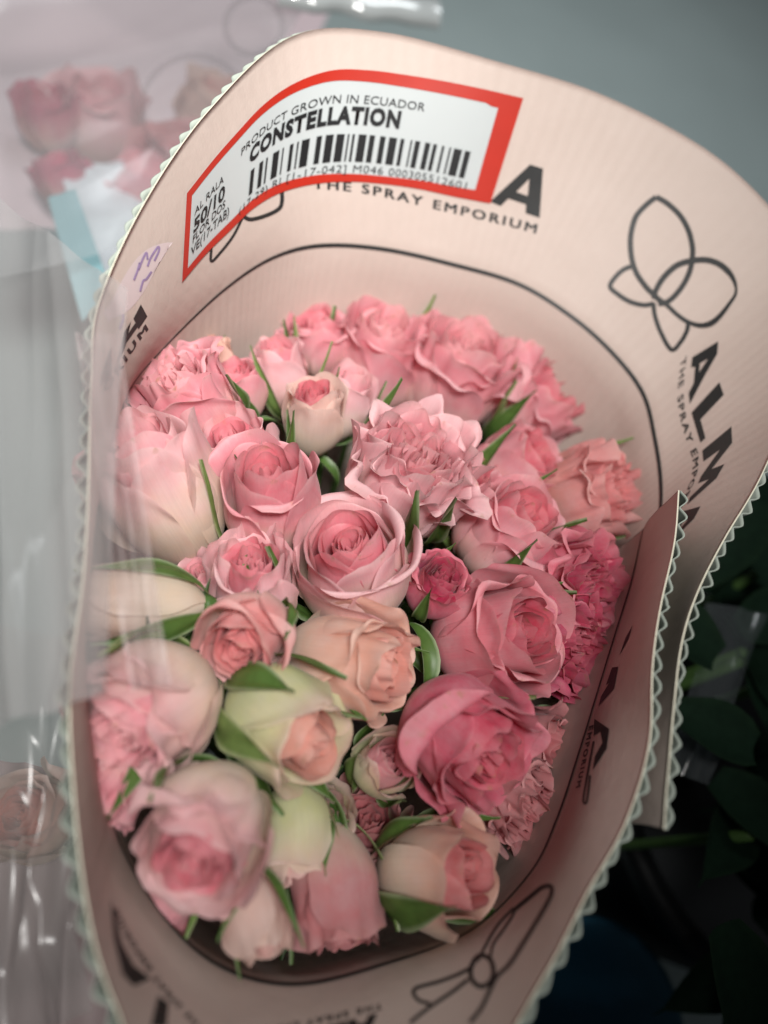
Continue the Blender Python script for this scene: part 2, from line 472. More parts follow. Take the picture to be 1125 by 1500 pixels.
glyph('printed_letter', [(575, 335), (930, 40), (940, 240), (690, 560), (845, 500), (745, 675), (390, 995), (425, 905), (655, 685), (525, 735), (560, 650), (790, 325), (590, 470)], *R2, BV_O)
glyph('printed_letter', [(555, 1015), (470, 1170), (270, 1370), (235, 1350), (290, 1190), (325, 1080)], *R2, BV_O, [(405, 1175), (285, 1310), (340, 1200)])
text_path('printed_tagline', 'THE SPRAY EMPORIUM', [(998, 527), (995, 552), (993, 576), (994, 597), (997, 615), (1003, 635), (1009, 655), (1015, 672), (1014, 695), (1008, 715), (999, 735), (988, 752), (974, 770)], [(.75, -.62), (.8, -.5), (.72, -.7)], 11, BV_O, .02, 1.25)
# name behind the sticker, far side
Z4 = ((700, 220), 10.227)
glyph('printed_letter', [(780, 215), (975, 275), (925, 1015), (715, 945), (720, 815), (455, 725), (340, 840), (180, 770)], *Z4, BV_O, [(770, 430), (745, 685), (575, 625)])
text_path('printed_tagline', 'THE SPRAY EMPORIUM', [(458, 276), (510, 280), (560, 288), (620, 302), (680, 316), (740, 330), (785, 342)], [(0, -1), (.22, -.97)], 14, BV_O, .022, 1.3)
Z5 = ((250, 80), 3.75)
stroke('printed_emblem', [(610, 735), (610, 810), (590, 850), (520, 885), (440, 905), (400, 890)], 6, *Z5, BV_O)
stroke('printed_emblem', [(392, 900), (340, 1000), (270, 1090), (222, 1135), (222, 1060)], 4, *Z5, BV_O)
# left-hand name
Z3 = ((130, 340), 6.0)
glyph('printed_letter', [(455, 635), (512, 740), (435, 855), (390, 760)], *Z3, BV_O)
glyph('printed_letter', [(370, 785), (345, 890), (405, 800), (430, 830), (330, 970), (300, 1060), (235, 1180), (265, 1060), (310, 880)], *Z3, BV_O)
glyph('printed_letter', [(200, 1005), (195, 1255), (140, 1365), (135, 1290), (100, 1365), (110, 1260), (150, 1130)], *Z3, BV_O)
text_path('printed_tagline', 'ORIUM', [(153, 578), (172, 551), (186, 528), (200, 505), (217, 482)], [(-.75, -.66)], 9, BV_O, .03, 1.35) if False else \
    text_path('printed_tagline', 'ORIUM', [(155, 575), (172, 551), (186, 528), (200, 505), (217, 482)], [(-.7, -.75), (-.5, -.85)], 9, BV_O, .03, 1.35)
# near side, seen from within
Zb = ((580, 1270), 4.327)
stroke('printed_emblem', [(520, 600), (570, 500), (640, 380), (700, 310), (750, 265), (745, 300), (690, 390), (620, 490), (600, 570)], 4, *Zb, BV_I)
stroke('printed_emblem', [(750, 275), (860, 185), (930, 130), (985, 125), (985, 180), (940, 270), (880, 370), (800, 500), (720, 620), (640, 700), (590, 800), (540, 900), (470, 990)], 6, *Zb, BV_I)
stroke('printed_emblem', [(550, 560), (600, 590), (620, 660), (600, 730), (540, 760), (485, 720), (475, 650), (510, 580)], 7, *Zb, BV_I, closed=True)
stroke('printed_emblem', [(480, 640), (380, 690), (270, 730), (130, 770), (115, 810), (150, 850), (220, 870)], 5.5, *Zb, BV_I)
stroke('printed_emblem', [(460, 715), (350, 800), (230, 880), (150, 940), (90, 990)], 5.5, *Zb, BV_I)
Z6 = ((840, 900), 5.0)
glyph('printed_letter', [(330, 385), (300, 545), (185, 675), (205, 600), (265, 500), (240, 520), (285, 390)], *Z6, BV_I)
glyph('printed_letter', [(155, 765), (265, 840), (245, 985), (145, 1140), (160, 1040), (215, 940), (200, 860), (150, 890)], *Z6, BV_I)
glyph('printed_letter', [(435, 80), (405, 180), (340, 300), (385, 170)], *Z6, BV_I)
stroke('printed_emblem', [(150, 930), (100, 1200), (75, 1360), (100, 1370), (125, 1180)], 3, *Z6, BV_I)
text_path('printed_tagline', 'EMPORIUM', [(864, 1064), (858, 1090), (851, 1125), (844, 1155)], [(.9, -.3)], 7, BV_I, .03, 1.4)
text_path('printed_tagline', 'THE SPRAY EMPORIUM', [(560, 1470), (520, 1479), (480, 1488), (440, 1497), (400, 1504), (330, 1510)], [(0, 1)], 9, BV_I, .03, 1.4)
text_path('printed_letter', 'ALMA', [(552, 1486), (500, 1500), (440, 1515), (390, 1525)], [(0, 1)], 34, BV_I, .04, 1.1)
Zl = ((60, 1150), 2.8125)
glyph('printed_letter', [(285, 470), (310, 560), (330, 650), (380, 745), (450, 800), (380, 830), (335, 780), (300, 640)], *Zl, BV_I)
glyph('printed_letter', [(480, 870), (525, 900), (515, 1000), (450, 1000)], *Zl, BV_I)
text_path('printed_tagline', 'THE SPRAY EMPORIUM', [(300, 1510), (277, 1484), (255, 1460), (234, 1436), (216, 1408), (202, 1388), (183, 1356), (172, 1330)], [(-.8, .5)], 9, BV_I, .03, 1.4)

# --- the barcode sticker with its red border
S_top = catmull([(272, 283), (310, 235), (345, 195), (385, 153), (430, 122), (485, 103), (540, 103), (595, 110), (650, 119), (705, 130), (766, 144)], 6)
S_bot = catmull([(265, 413), (300, 372), (335, 338), (370, 305), (410, 282), (462, 269), (515, 266), (567, 270), (615, 277), (665, 288), (718, 298)], 6)
_su = np.linspace(0, 1, len(S_top))


def st(u, v):
    t = np.array([np.interp(u, _su, S_top[:, 0]), np.interp(u, _su, S_top[:, 1])]); b = np.array([np.interp(u, _su, S_bot[:, 0]), np.interp(u, _su, S_bot[:, 1])])
    return tuple(b * (1 - v) + t * v)


WHITE = plain('sticker_paper', (.47, .50, .50, 1), .35, .03, 60, .45)
RED = plain('red_print', (.43, .024, .012, 1), .4, .08, 100, .4)
STK = plain('black_thermal_print', (.015, .015, .016, 1), .45)
us = np.linspace(0, 1, 61); vs = np.linspace(0, 1, 9)
sticker = lay('barcode_sticker', [st(u, v) for u in us for v in vs], grid_faces(61, 9), WHITE, BV_O, .0003)
sticker['label'] = 'white barcode sticker with thick red border'
SP = dict(parent=sticker)


def lay_s(name, uvp, faces, mat, lift):
    o = lay(name, [st(*p) for p in uvp], faces, mat, BV_O, lift, None)
    o.parent = sticker; o.matrix_parent_inverse = Matrix.Identity(4)
    return o


# border: outer outline with rounded corners, slightly uneven width
n = 60
rb = random.Random(3)
bo, bi = [], []
for k in range(n):
    u = k / (n - 1); bo.append((u * 1.006 - .002, 1.0)); bi.append((.022 + u * .928, .895 + .012 * math.sin(5 * u) - .02 * (u > .97)))
for k in range(12):
    v = 1 - (k + 1) / 13; bo.append((1.006 - .006 * math.sin(v * 3) * (v < .7), v)); bi.append((.950, .10 + (v) * .79))
for k in range(n):
    u = 1 - k / (n - 1); bo.append((u * 1.006 - .002, 0)); bi.append((.022 + u * .928, .085 + .015 * math.sin(7 * u)))
for k in range(12):
    v = (k + 1) / 13; bo.append((-.002, v)); bi.append((.022, .10 + v * .79))
nb = len(bo)
lay_s('border', bo + bi, [(k, (k + 1) % nb, nb + (k + 1) % nb, nb + k) for k in range(nb)], RED, .00045)


def sticker_text(txt, u0, u1, v0, h, bold, spacing=1.0, name='printed_text'):
    P, F = text_shape(txt, bold, spacing)
    lay_s(name, [(u0 + (u1 - u0) * x, v0 + h * y) for x, y in P], F, STK, .0006)


sticker_text('PRODUCT GROWN IN ECUADOR', .225, .765, .700, .078, .004, 1.05)
sticker_text('CONSTELLATION', .262, .705, .520, .150, .055, 1.14)
sticker_text('(17-29) RI [1-17-042] M046 000305512601', .235, .925, .082, .072, .002, 1.1)
sticker_text('AL RALA', .035, .155, .62, .085, .004)
sticker_text('50/10', .035, .165, .43, .15, .03)
sticker_text('FLOR DOS', .035, .17, .32, .085, .01)
sticker_text('VE(17-TAB)', .03, .19, .19, .10, .01)
bars = random.Random(11)
u = .272; bn = 0
bv_, bf_ = [], []
while u < .915:
    wd = bars.choice([.005, .007, .011, .015, .022]); 
    steps = 3
    for k in range(steps):
        v0 = .18 + .245 * k / steps; v1 = .18 + .245 * (k + 1) / steps
        b = len(bv_); bv_ += [(u, v0), (u + wd, v0), (u + wd, v1), (u, v1)]; bf_.append((b, b + 1, b + 2, b + 3))
    u += wd + bars.choice([.008, .010, .014, .018])
lay_s('barcode', bv_, bf_, STK, .0006)

# small strip of clear tape with faded purple ink, left of the sticker
TAPE = plain('matte_tape', (.60, .50, .50, 1), .4, .05, 90)
PURPLE = plain('faded_purple_ink', (.30, .22, .38, 1), .6, .3, 400)
tp = [(150 + 95 * a + 8 * math.sin(b * 3), 470 - 115 * a + (b - .5) * 62 * math.sin(math.pi * min(1, max(.12, a)))) for a in np.linspace(0, 1, 14) for b in np.linspace(0, 1, 6)]
tape = lay('tape', tp, grid_faces(14, 6), TAPE, BV_O, .0001)
for pts in ([(390, 420), (420, 340), (440, 270), (430, 330), (470, 230), (500, 180), (510, 240)], [(510, 300), (540, 220), (600, 130), (610, 160), (570, 250)],
            [(445, 520), (470, 430), (500, 410), (545, 345)], [(265, 850), (290, 780), (295, 720)]):
    stroke('ink_mark', pts, 3, *Z3, BV_O, PURPLE, lift=.0003)

# ------------------------------------------------------------------ the roses
rnd = random.Random(21)
GREEN = leaf_mat('sepal_green', (.085, .165, .035, 1), (.34, .44, .25, 1))
GREEN_PALE = leaf_mat('sepal_pale', (.16, .25, .07, 1), (.42, .48, .26, 1))
LEAF = leaf_mat('rose_leaf', (.035, .075, .018, 1), (.05, .10, .03, 1))
STEM = plain('stem_green', (.06, .12, .03, 1), .5, .2, 150)
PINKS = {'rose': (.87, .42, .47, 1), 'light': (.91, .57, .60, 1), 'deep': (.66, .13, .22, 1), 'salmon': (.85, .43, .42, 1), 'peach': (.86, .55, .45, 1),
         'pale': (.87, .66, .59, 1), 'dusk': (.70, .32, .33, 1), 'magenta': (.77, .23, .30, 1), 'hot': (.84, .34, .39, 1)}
CREAM = (.82, .69, .56, 1); BLUSH = (.88, .62, .55, 1); GREENISH = (.70, .71, .42, 1)
_mats = {}


def pmat(pink, base, lo, hi, inner=False):
    k = (pink, base[:3], lo, hi, inner)
    if k not in _mats:
        c_ = PINKS[pink]
        _mats[k] = petal_mat('petal_' + pink, (c_[0] * .97, c_[1] * .80, c_[2] * .83, 1) if inner else c_, base, lo, hi)
    return _mats[k]


def petal(R, H, rho, half, hk, flare, curl, ruf, rs, a_n=17, b_n=13, tuck=.10):
    A, B = np.meshgrid(np.linspace(-1, 1, a_n), 1 - (1 - np.linspace(0, 1, b_n)) ** 1.5, indexing='ij')
    ph = [rs.uniform(0, 6.28) for _ in range(9)]
    drop = .10 + .20 * min(1, rho * 1.3)
    top = 1 - drop * np.abs(A) ** 3.2 - .03 * rho * np.exp(-((A - .2 * math.sin(ph[6])) / .2) ** 2) + .025 * np.sin(2.6 * A + ph[0])
    b = B * top
    t = np.clip(b / .52, 0, 1)
    prof = .22 + .78 * np.sin(t * np.pi / 2) ** .72
    up = np.clip((b - .52) / .48, 0, 1)
    prof = prof + flare * up ** 1.5
    wid = half * (.55 + .45 * np.sin(np.clip(B / .5, 0, 1) * np.pi / 2)) * (1 - .06 * B ** 3)
    r = R * rho * prof * (1 + tuck * A * np.clip(B * 1.5, 0, 1))
    fr_ = 2.2 + 4 * ruf / .15
    amp = .65 + .35 * np.sin(1.7 * A + ph[7])
    wave = (np.sin(A * fr_ + ph[1]) + .55 * np.sin(A * fr_ * 1.9 + ph[2]) + .4 * np.sin(A * fr_ * 3.1 + ph[3])) * amp
    lipw = np.clip(1 + .6 * np.sin(2.1 * A + ph[8]), .15, 1.6)
    lip = np.clip((b - .78) / .22, 0, 1) ** 1.8
    e = np.clip((B - .80) / .20, 0, 1) * 1.8; cu = R * (.015 + .055 * min(1, rho * 1.2)) * lipw
    r = r + cu * np.sin(e) * .8 + R * curl * lip * lipw + R * ruf * wave * np.clip((b - .3) / .7, 0, 1) ** 1.5
    r = r + R * .06 * np.abs(A) ** 5 * np.clip(B * 1.2 - .2, 0, 1) * (1 if rho > .4 else .1)
    z = H * hk * (.02 + .98 * b) - H * curl * .75 * lipw * np.clip((b - .84) / .16, 0, 1) ** 2
    z = z - cu * (1 - np.cos(e)) * .8
    z = z + R * ruf * .7 * np.sin(A * fr_ * 1.3 + ph[4]) * np.clip((b - .45) / .55, 0, 1) ** 2
    r = r + R * (.003 + .05 * ruf) * np.sin(A * 13 + ph[0] + 2 * np.sin(3 * A + ph[2])) * np.clip((b - .6) / .4, 0, 1) ** 2 * min(1, .3 + rho)
    z = z + R * (.005 + .05 * ruf) * np.sin(A * 9 + ph[3] + 1.5 * np.sin(4 * A + ph[1])) * np.clip((b - .6) / .4, 0, 1) ** 2 * min(1, .3 + rho)
    r = r + R * rho * (.035 * np.sin(5 * b + 2 * A + ph[5]) + .022 * np.sin(9 * b - 4 * A + ph[6])) * np.clip(b * 2, 0, 1)
    th = A * wid
    P = np.stack([r * np.cos(th), r * np.sin(th), z], 2).reshape(-1, 3)
    UV = np.stack([(A + 1) / 2, b], 2).reshape(-1, 2)
    return P, grid_faces(a_n, b_n), UV


def sepal_mesh(L, W, r0, lift, bend, twist, rs, n=11, m=7):
    """lance shaped sepal leaving the hip at radius r0; bend < 0 hugs the bud, bend > 0 arches away"""
    P, UV = [], []
    pos = np.array([r0, 0, 0.]); d0 = lift
    for i in range(n):
        t = i / (n - 1)
        ang = d0 + bend * t
        if i: pos = pos + np.array([math.cos(ang), 0, math.sin(ang)]) * L / (n - 1)
        hw = W * (math.sin(min(1, t * 1.0 + .10) * math.pi) ** .7) * (1 - t) ** .45 + .00015
        nrm = np.array([-math.sin(ang), 0, math.cos(ang)])
        for j in range(m):
            a = j / (m - 1) * 2 - 1
            tw = twist * t
            s = np.array([0, math.cos(tw), 0]) + nrm * math.sin(tw)
            P.append(pos + s * a * hw + nrm * (a * a) * hw * .45 + nrm * rs.uniform(-1, 1) * hw * .05)
            UV.append((j / (m - 1), t))
    return np.array(P), grid_faces(n, m), UV


def hug_sepal(R, H, reach, half, rs, n=15, m=9):
    """broad sepal lying on the bud's side, its tip lifting off"""
    P, UV = [], []
    for i in range(n):
        t = i / (n - 1); b = t * reach
        pr = .22 + .78 * math.sin(min(1, b / .52) * math.pi / 2) ** .72
        r = R * .86 * pr * 1.07 + .0006 + R * .22 * max(0, t - .72) ** 1.2
        hw = half * (math.sin(min(1, t * .9 + .16) * math.pi) ** .8) * (1 - t) ** .35 + .01
        for j in range(m):
            a = (j / (m - 1) * 2 - 1)
            th = a * hw + .12 * math.sin(3 * t + 1)
            rr = r + R * .05 * abs(a) ** 3 + R * .02 * math.sin(7 * t + 4 * a)
            P.append((rr * math.cos(th), rr * math.sin(th), H * (.01 + .97 * b) - R * .03)); UV.append((j / (m - 1), t))
    return np.array(P), grid_faces(n, m), UV


def rotz(P, a):
    c, s = math.cos(a), math.sin(a)
    Q = P.copy(); Q[:, 0] = P[:, 0] * c - P[:, 1] * s; Q[:, 1] = P[:, 0] * s + P[:, 1] * c
    return Q


def tube(pts, rad, seg=7):
    P, F = [], []
    pts = [Vector(p) for p in pts]
    for i, p in enumerate(pts):
        t = (pts[min(i + 1, len(pts) - 1)] - pts[max(i - 1, 0)]).normalized()
        x = t.orthogonal().normalized(); y = t.cross(x)
        r = rad[i] if isinstance(rad, (list, tuple)) else rad
        for k in range(seg):
            a = 2 * math.pi * k / seg
            P.append(p + x * math.cos(a) * r + y * math.sin(a) * r)
    for i in range(len(pts) - 1):
        for k in range(seg):
            F.append((i * seg + k, i * seg + (k + 1) % seg, (i + 1) * seg + (k + 1) % seg, (i + 1) * seg + k))
    F.append(tuple(range(seg))[::-1]); F.append(tuple(range((len(pts) - 1) * seg, len(pts) * seg)))
    return P, F


SCALE = 1.2
GROUP = 'spray roses packed inside the wrap'


def rose(label, F, W, ang, tilt, z=.01, opn=.6, N=24, ruf=.03, pink='rose', base=CREAM, outer=None, lo=.14, hi=.82, sep='mix', sw=1.0, nleaf=2, Hr=1.05, group=GROUP, spin=None, detail=1.0, nsep=4, stem_to=None):
    """F: pixel of the bloom's open end, W: bloom width in pixels, ang: image direction of its axis, tilt: lean away from the viewer"""
    rs = random.Random(hash((F[0], F[1])) & 0xffff)
    rs = random.Random(int(F[0] * 7 + F[1] * 13))
    p = at(F[0], F[1], z); m = mpp(p); R = W * m / 2 * SCALE; H = 2 * R * Hr * .92
    a, tl = math.radians(ang), math.radians(tilt)
    axc = np.array([math.sin(tl) * math.cos(a), math.sin(tl) * math.sin(a), math.cos(tl)])
    ax = Vector(M3 @ axc)
    o = Vector(p) - ax * H * .93
    e = thing('spray_rose', label, 'rose', (0, 0, 0), group)
    q = ax.to_track_quat('Z', 'Y').to_matrix().to_4x4()
    MW = Matrix.Translation(o) @ q @ Matrix.Rotation(spin if spin is not None else rs.uniform(0, 6.28), 4, 'Z')
    e.matrix_world = MW
    mi = pmat(pink, base if opn > .3 else BLUSH, .0, .45, True)
    mo = pmat(outer or pink, base, lo, hi)
    ruf = ruf * 1.35 + .03
    an, bn = (27, 19) if detail >= 1 else (11, 8)
    if ruf > .1: an = int(an * 1.4)
    for k in range(N):
        f = k / (N - 1)
        rho = .05 + .95 * f ** .9
        half = 1.9 * (1 - f) + (1.02 + .1 * rs.random()) * f
        hk = (.86 + .14 * math.sin(min(1, f * 1.25) * math.pi * .62)) * rs.uniform(.96, 1.03)
        if f > .85: hk *= 1 - .10 * opn * rs.random()
        flare = (-.52 + .26 * f) * (1 - opn) + opn * (-.34 + .44 * f ** 1.5)
        curl = (0.012 + .10 * f ** 2 * opn + .035 * f) * rs.uniform(.4, 1.6)
        P, Fc, UV = petal(R * .86, H, rho, half, hk, flare, curl, ruf * (.45 + .55 * f) * rs.uniform(.7, 1.3), rs, an, bn)
        P = rotz(P, k * 2.399963 + rs.uniform(-.2, .2))
        mesh_obj('petal', P, Fc, mo if f > .62 else mi, e, UV)
    # hip
    hp, hf = tube([(0, 0, -.20 * R - .002), (0, 0, -.16 * R), (0, 0, -.05 * R), (0, 0, .04 * R), (0, 0, .10 * R)], [.06 * R, .15 * R, .22 * R, .24 * R, .16 * R], 10)
    mesh_obj('hip', hp, hf, STEM, e)
    if sep:
        for k in range(nsep):
            hug = sep == 'hug' or (sep == 'mix' and k % 2 == 0)
            L = R * rs.uniform(1.5, 2.0) * (1.0 if hug else .78); Wd = R * (rs.uniform(.42, .55) if hug else rs.uniform(.11, .19) * sw)
            if hug: P, Fc, UV = hug_sepal(R, H, rs.uniform(.85, 1.15), rs.uniform(.32, .44) if (sep == 'hug' or sw > 1.5) else rs.uniform(.17, .27), rs)
            else: P, Fc, UV = sepal_mesh(L, Wd, R * .2, rs.uniform(.1, .5), rs.choice([-1, 1]) * rs.uniform(.8, 2.3), rs.uniform(-1.4, 1.4), rs)
            P = rotz(P, k * 6.283 / nsep + rs.uniform(-.25, .25))
            mesh_obj('sepal', P, Fc, GREEN if rs.random() < .75 else GREEN_PALE, e, UV)
    inv = MW.inverted()
    s0 = o - ax * (.18 * R + .001); end = Vector(stem_to) if stem_to else Vector((BASE_C[0] + rs.uniform(-.02, .02), BASE_C[1] + rs.uniform(-.02, .02), -.36))
    c1 = s0 - ax * .03; pts = []
    for k in range(9):
        t = k / 8
        pts.append(inv @ (s0 * (1 - t) ** 2 + c1 * 2 * t * (1 - t) + end * t * t))
    tp_, tf = tube(pts, [.0016] * 9, 6)
    mesh_obj('stem', tp_, tf, STEM, e)
    if detail >= 1:
        for k in range(nleaf if tilt < 45 and z < .01 else 0):
            P, Fc, UV = sepal_mesh(.034, .010, .002, rs.uniform(-.1, .3), rs.uniform(-.9, -.3), rs.uniform(-.5, .5), rs, 9, 7)
            P = rotz(P, rs.uniform(0, 6.28)); P[:, 2] -= R * .3 + .012 + .012 * k
            mesh_obj('leaf', P, Fc, LEAF, e, UV)
    return e


L = 'spray rose '
rose('light pink rose with ruffled cream-edged petals, brightest bloom at the centre', (622, 652), 192, 60, 38, .016, .8, 30, .12, 'light', CREAM, 'light', .1, .75, Hr=.95, nleaf=0)
rose('round pink rose with cupped swirl of petals and cream lower petals, below the brightest bloom', (510, 785), 190, 97, 38, .018, .5, 30, .008, 'rose', CREAM, 'light', .2, .92, Hr=1.0, nleaf=0)
rose('tall pink rose with tight spiral heart, left of the round cupped rose', (390, 678), 150, 86, 40, .020, .5, 24, .006, 'rose', CREAM, 'rose', Hr=1.5, nsep=3, nleaf=0)
rose('pink rose with wavy outer petals below the tall spiral rose', (366, 812), 136, 84, 48, .014, .55, 20, .06, 'rose', CREAM, 'light', Hr=1.2, sep=None, nleaf=0)
rose('pink rose with pointed petals, right of the brightest bloom above the tiny bud', (783, 745), 145, 45, 48, .006, .6, 26, .05, 'hot', BLUSH, 'rose', Hr=1.1)
rose('tiny deep pink crinkled rose, smallest bloom near the centre', (655, 838), 92, 60, 42, .012, .6, 22, .06, 'deep', (.5, .12, .2, 1), 'magenta', Hr=1.1)
rose('deep pink rose facing right with dark swirl and pale left side', (785, 924), 178, 18, 40, .014, .65, 28, .035, 'magenta', BLUSH, 'hot', .0, .4, Hr=1.1)
rose('crinkled deep pink rose against the right wall, upper of two', (880, 850), 150, 15, 38, .003, .9, 26, .13, 'deep', (.6, .2, .26, 1), 'magenta', Hr=1.0)
rose('crinkled deep pink rose against the right wall, lower of two', (862, 950), 150, -5, 42, -.002, .9, 26, .13, 'deep', (.6, .2, .26, 1), 'deep', Hr=1.0)
rose('salmon ruffled rose tucked beside the printed line at right', (915, 712), 140, 20, 50, -.008, .8, 24, .10, 'salmon', (.7, .4, .32, 1), 'salmon', Hr=1.1)
rose('pink rose half hidden behind the pointed-petal rose', (795, 660), 125, 40, 52, -.012, .6, 18, .05, 'hot', BLUSH, 'rose')
rose('pink rose in the shade between two brighter blooms, right of centre', (725, 690), 110, 60, 45, -.014, .6, 16, .05, 'hot', BLUSH, 'rose')
rose('large soft pink rose at the back, below the letter A', (692, 498), 158, 62, 46, -.012, .8, 26, .05, 'light', BLUSH, 'rose', Hr=1.15)
rose('pink ruffled rose at the back right corner', (828, 568), 135, 30, 52, -.022, .8, 24, .09, 'hot', BLUSH, 'rose', Hr=1.1)
rose('pointed pale pink bud rising at the back right', (772, 500), 80, 72, 62, -.018, .2, 12, .03, 'rose', BLUSH, 'rose', Hr=1.6)
rose('full pink rose touching the back wall, right of the back row pair', (572, 470), 140, 65, 48, -.018, .8, 26, .05, 'light', BLUSH, 'rose', Hr=1.15)
rose('small pink rose touching the back wall, left of the back row pair', (462, 462), 100, 90, 46, -.022, .6, 20, .05, 'rose', BLUSH, 'rose')
rose('small closed pink rose with dark green sepals at back left', (402, 505), 88, 98, 55, -.016, .3, 14, .03, 'rose', BLUSH, 'light', Hr=1.3)
rose('small rose with deep pink eye and cream outer petals', (462, 568), 92, 80, 44, .002, .5, 18, .03, 'hot', CREAM, 'pale', .2, .9, Hr=1.4)
rose('slim pale pink rose with upright sepals between the back row and the centre', (520, 545), 80, 65, 58, -.006, .3, 12, .03, 'light', CREAM, 'light', Hr=1.5)
rose('small pink rose wedged between the left ruffled rose and the back row', (338, 538), 82, 100, 50, -.006, .5, 16, .04, 'rose', BLUSH, 'rose', Hr=1.2)
rose('small peach bud peeking up at the far left back', (306, 497), 62, 95, 58, -.012, .25, 10, .03, 'peach', BLUSH, 'peach', Hr=1.3)
rose('crinkled pink rose by the left wall under the slanted letters', (245, 542), 150, 115, 42, .006, .8, 26, .09, 'light', BLUSH, 'rose')
rose('large long rose with smooth pale body at the left wall', (192, 640), 185, 108, 52, .016, .65, 26, .04, 'light', CREAM, 'light', .3, 1.0, 'open', Hr=1.35)
rose('pink rose half hidden behind the tall spiral rose', (335, 628), 118, 105, 48, .006, .6, 18, .04, 'rose', BLUSH, 'light', Hr=1.2)
rose('pale closed bud lying sideways with broad green sepals at left', (122, 888), 120, 178, 68, .012, .15, 12, .02, 'pale', CREAM, 'pale', .3, 1.1, 'hug', Hr=1.45)
rose('small salmon rose with open spiral facing the viewer, left of centre', (348, 958), 135, 240, 22, .022, .7, 24, .03, 'salmon', BLUSH, 'salmon', Hr=.95, nleaf=0)
rose('peach rose facing right between the round cupped rose and the sepal bud', (582, 982), 158, -2, 58, .016, .6, 22, .045, 'peach', CREAM, 'peach', .1, .7, Hr=1.3, nleaf=0)
rose('green-white half-open bud wrapped in long green sepals', (470, 1096), 172, -22, 50, .022, .2, 14, .025, 'peach', GREENISH, 'pale', .45, 1.3, 'hug', Hr=1.15, nsep=6)
rose('big pale rose with smooth back and folded heart beside the left rim', (165, 1080), 200, 215, 32, .020, .85, 32, .06, 'light', CREAM, 'light', .2, 1.1, Hr=1.0)
rose('big blurred pale rose with dark pink heart at lower left', (278, 1275), 195, 250, 24, .028, .75, 28, .035, 'rose', CREAM, 'light', .2, 1.05, Hr=.98)
rose('pale half-open bud between the sepal bud and the wavy deep pink rose', (578, 1105), 100, 60, 42, .004, .45, 16, .04, 'light', GREENISH, 'pale', .2, 1.0, 'hug')
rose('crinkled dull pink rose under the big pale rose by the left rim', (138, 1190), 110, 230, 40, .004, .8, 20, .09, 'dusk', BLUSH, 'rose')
rose('cream green rose in shade between the sepal bud and the dull pink rose', (480, 1190), 105, 60, 40, -.004, .5, 16, .05, 'pale', GREENISH, 'pale', .3, 1.0)
rose('small blush bud in the gap right of the large long pale rose', (292, 830), 80, 100, 45, -.004, .4, 14, .04, 'light', BLUSH, 'light')
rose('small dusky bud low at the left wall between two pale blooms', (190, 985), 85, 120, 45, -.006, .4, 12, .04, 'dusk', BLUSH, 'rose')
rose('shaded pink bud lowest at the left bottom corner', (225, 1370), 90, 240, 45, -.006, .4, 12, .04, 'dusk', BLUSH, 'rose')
rose('large deep pink rose with wavy open petals, lower right', (728, 1122), 192, -28, 36, .018, .85, 24, .075, 'magenta', BLUSH, 'magenta', .0, .35, 'open', Hr=1.0)
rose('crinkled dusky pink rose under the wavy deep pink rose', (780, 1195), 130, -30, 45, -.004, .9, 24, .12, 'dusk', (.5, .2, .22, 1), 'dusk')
rose('peach bud with green sepals nearest the bottom wall', (700, 1272), 160, 25, 50, .012, .35, 14, .025, 'salmon', CREAM, 'peach', .3, 1.0, 'hug', Hr=1.2)
rose('small pale blurred rosebud at the bottom left edge', (392, 1396), 95, -60, 50, .012, .3, 12, .03, 'pale', BLUSH, 'pale', Hr=1.3)
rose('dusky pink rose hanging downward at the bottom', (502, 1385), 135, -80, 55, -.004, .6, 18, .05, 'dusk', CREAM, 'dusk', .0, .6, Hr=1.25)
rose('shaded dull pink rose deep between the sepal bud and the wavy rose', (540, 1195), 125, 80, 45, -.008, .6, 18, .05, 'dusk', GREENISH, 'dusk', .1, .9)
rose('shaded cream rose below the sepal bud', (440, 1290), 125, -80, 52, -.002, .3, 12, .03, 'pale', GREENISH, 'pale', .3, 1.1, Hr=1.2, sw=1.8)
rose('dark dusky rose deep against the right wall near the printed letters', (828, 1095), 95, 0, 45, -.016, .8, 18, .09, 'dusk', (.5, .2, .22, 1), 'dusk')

# ------------------------------------------------------------------ surroundings, out of focus
def sheet(name, corners, amp, seed, mat, n=(40, 40), parent=None, folds=6):
    """a crumpled sheet through four corner points (pixel x, y, height): lower left, lower right, upper right, upper left"""
    c = [np.array(at(x, y, z)) for x, y, z in corners]
    rs = random.Random(seed)
    nrm = np.cross(c[1] - c[0], c[3] - c[0]); nrm /= np.linalg.norm(nrm)
    A, B = np.meshgrid(np.linspace(0, 1, n[0]), np.linspace(0, 1, n[1]), indexing='ij')
    P = (c[0][None, None] * ((1 - A) * (1 - B))[..., None] + c[1] * (A * (1 - B))[..., None] + c[2] * (A * B)[..., None] + c[3] * ((1 - A) * B)[..., None])
    d = np.zeros_like(A)
    for k in range(folds):
        th = rs.uniform(0, math.pi); f = rs.uniform(2, 9); ph = rs.uniform(0, 6.28)
        t = A * math.cos(th) + B * math.sin(th)
        d += (1 - 2 * np.abs(np.sin(t * f + ph))) * rs.uniform(.3, 1) / folds * 2
    P = P + nrm * (d * amp)[..., None]
    UV = np.stack([A, B], 2).reshape(-1, 2)
    return mesh_obj(name, P.reshape(-1, 3), grid_faces(*n), mat, parent, UV)


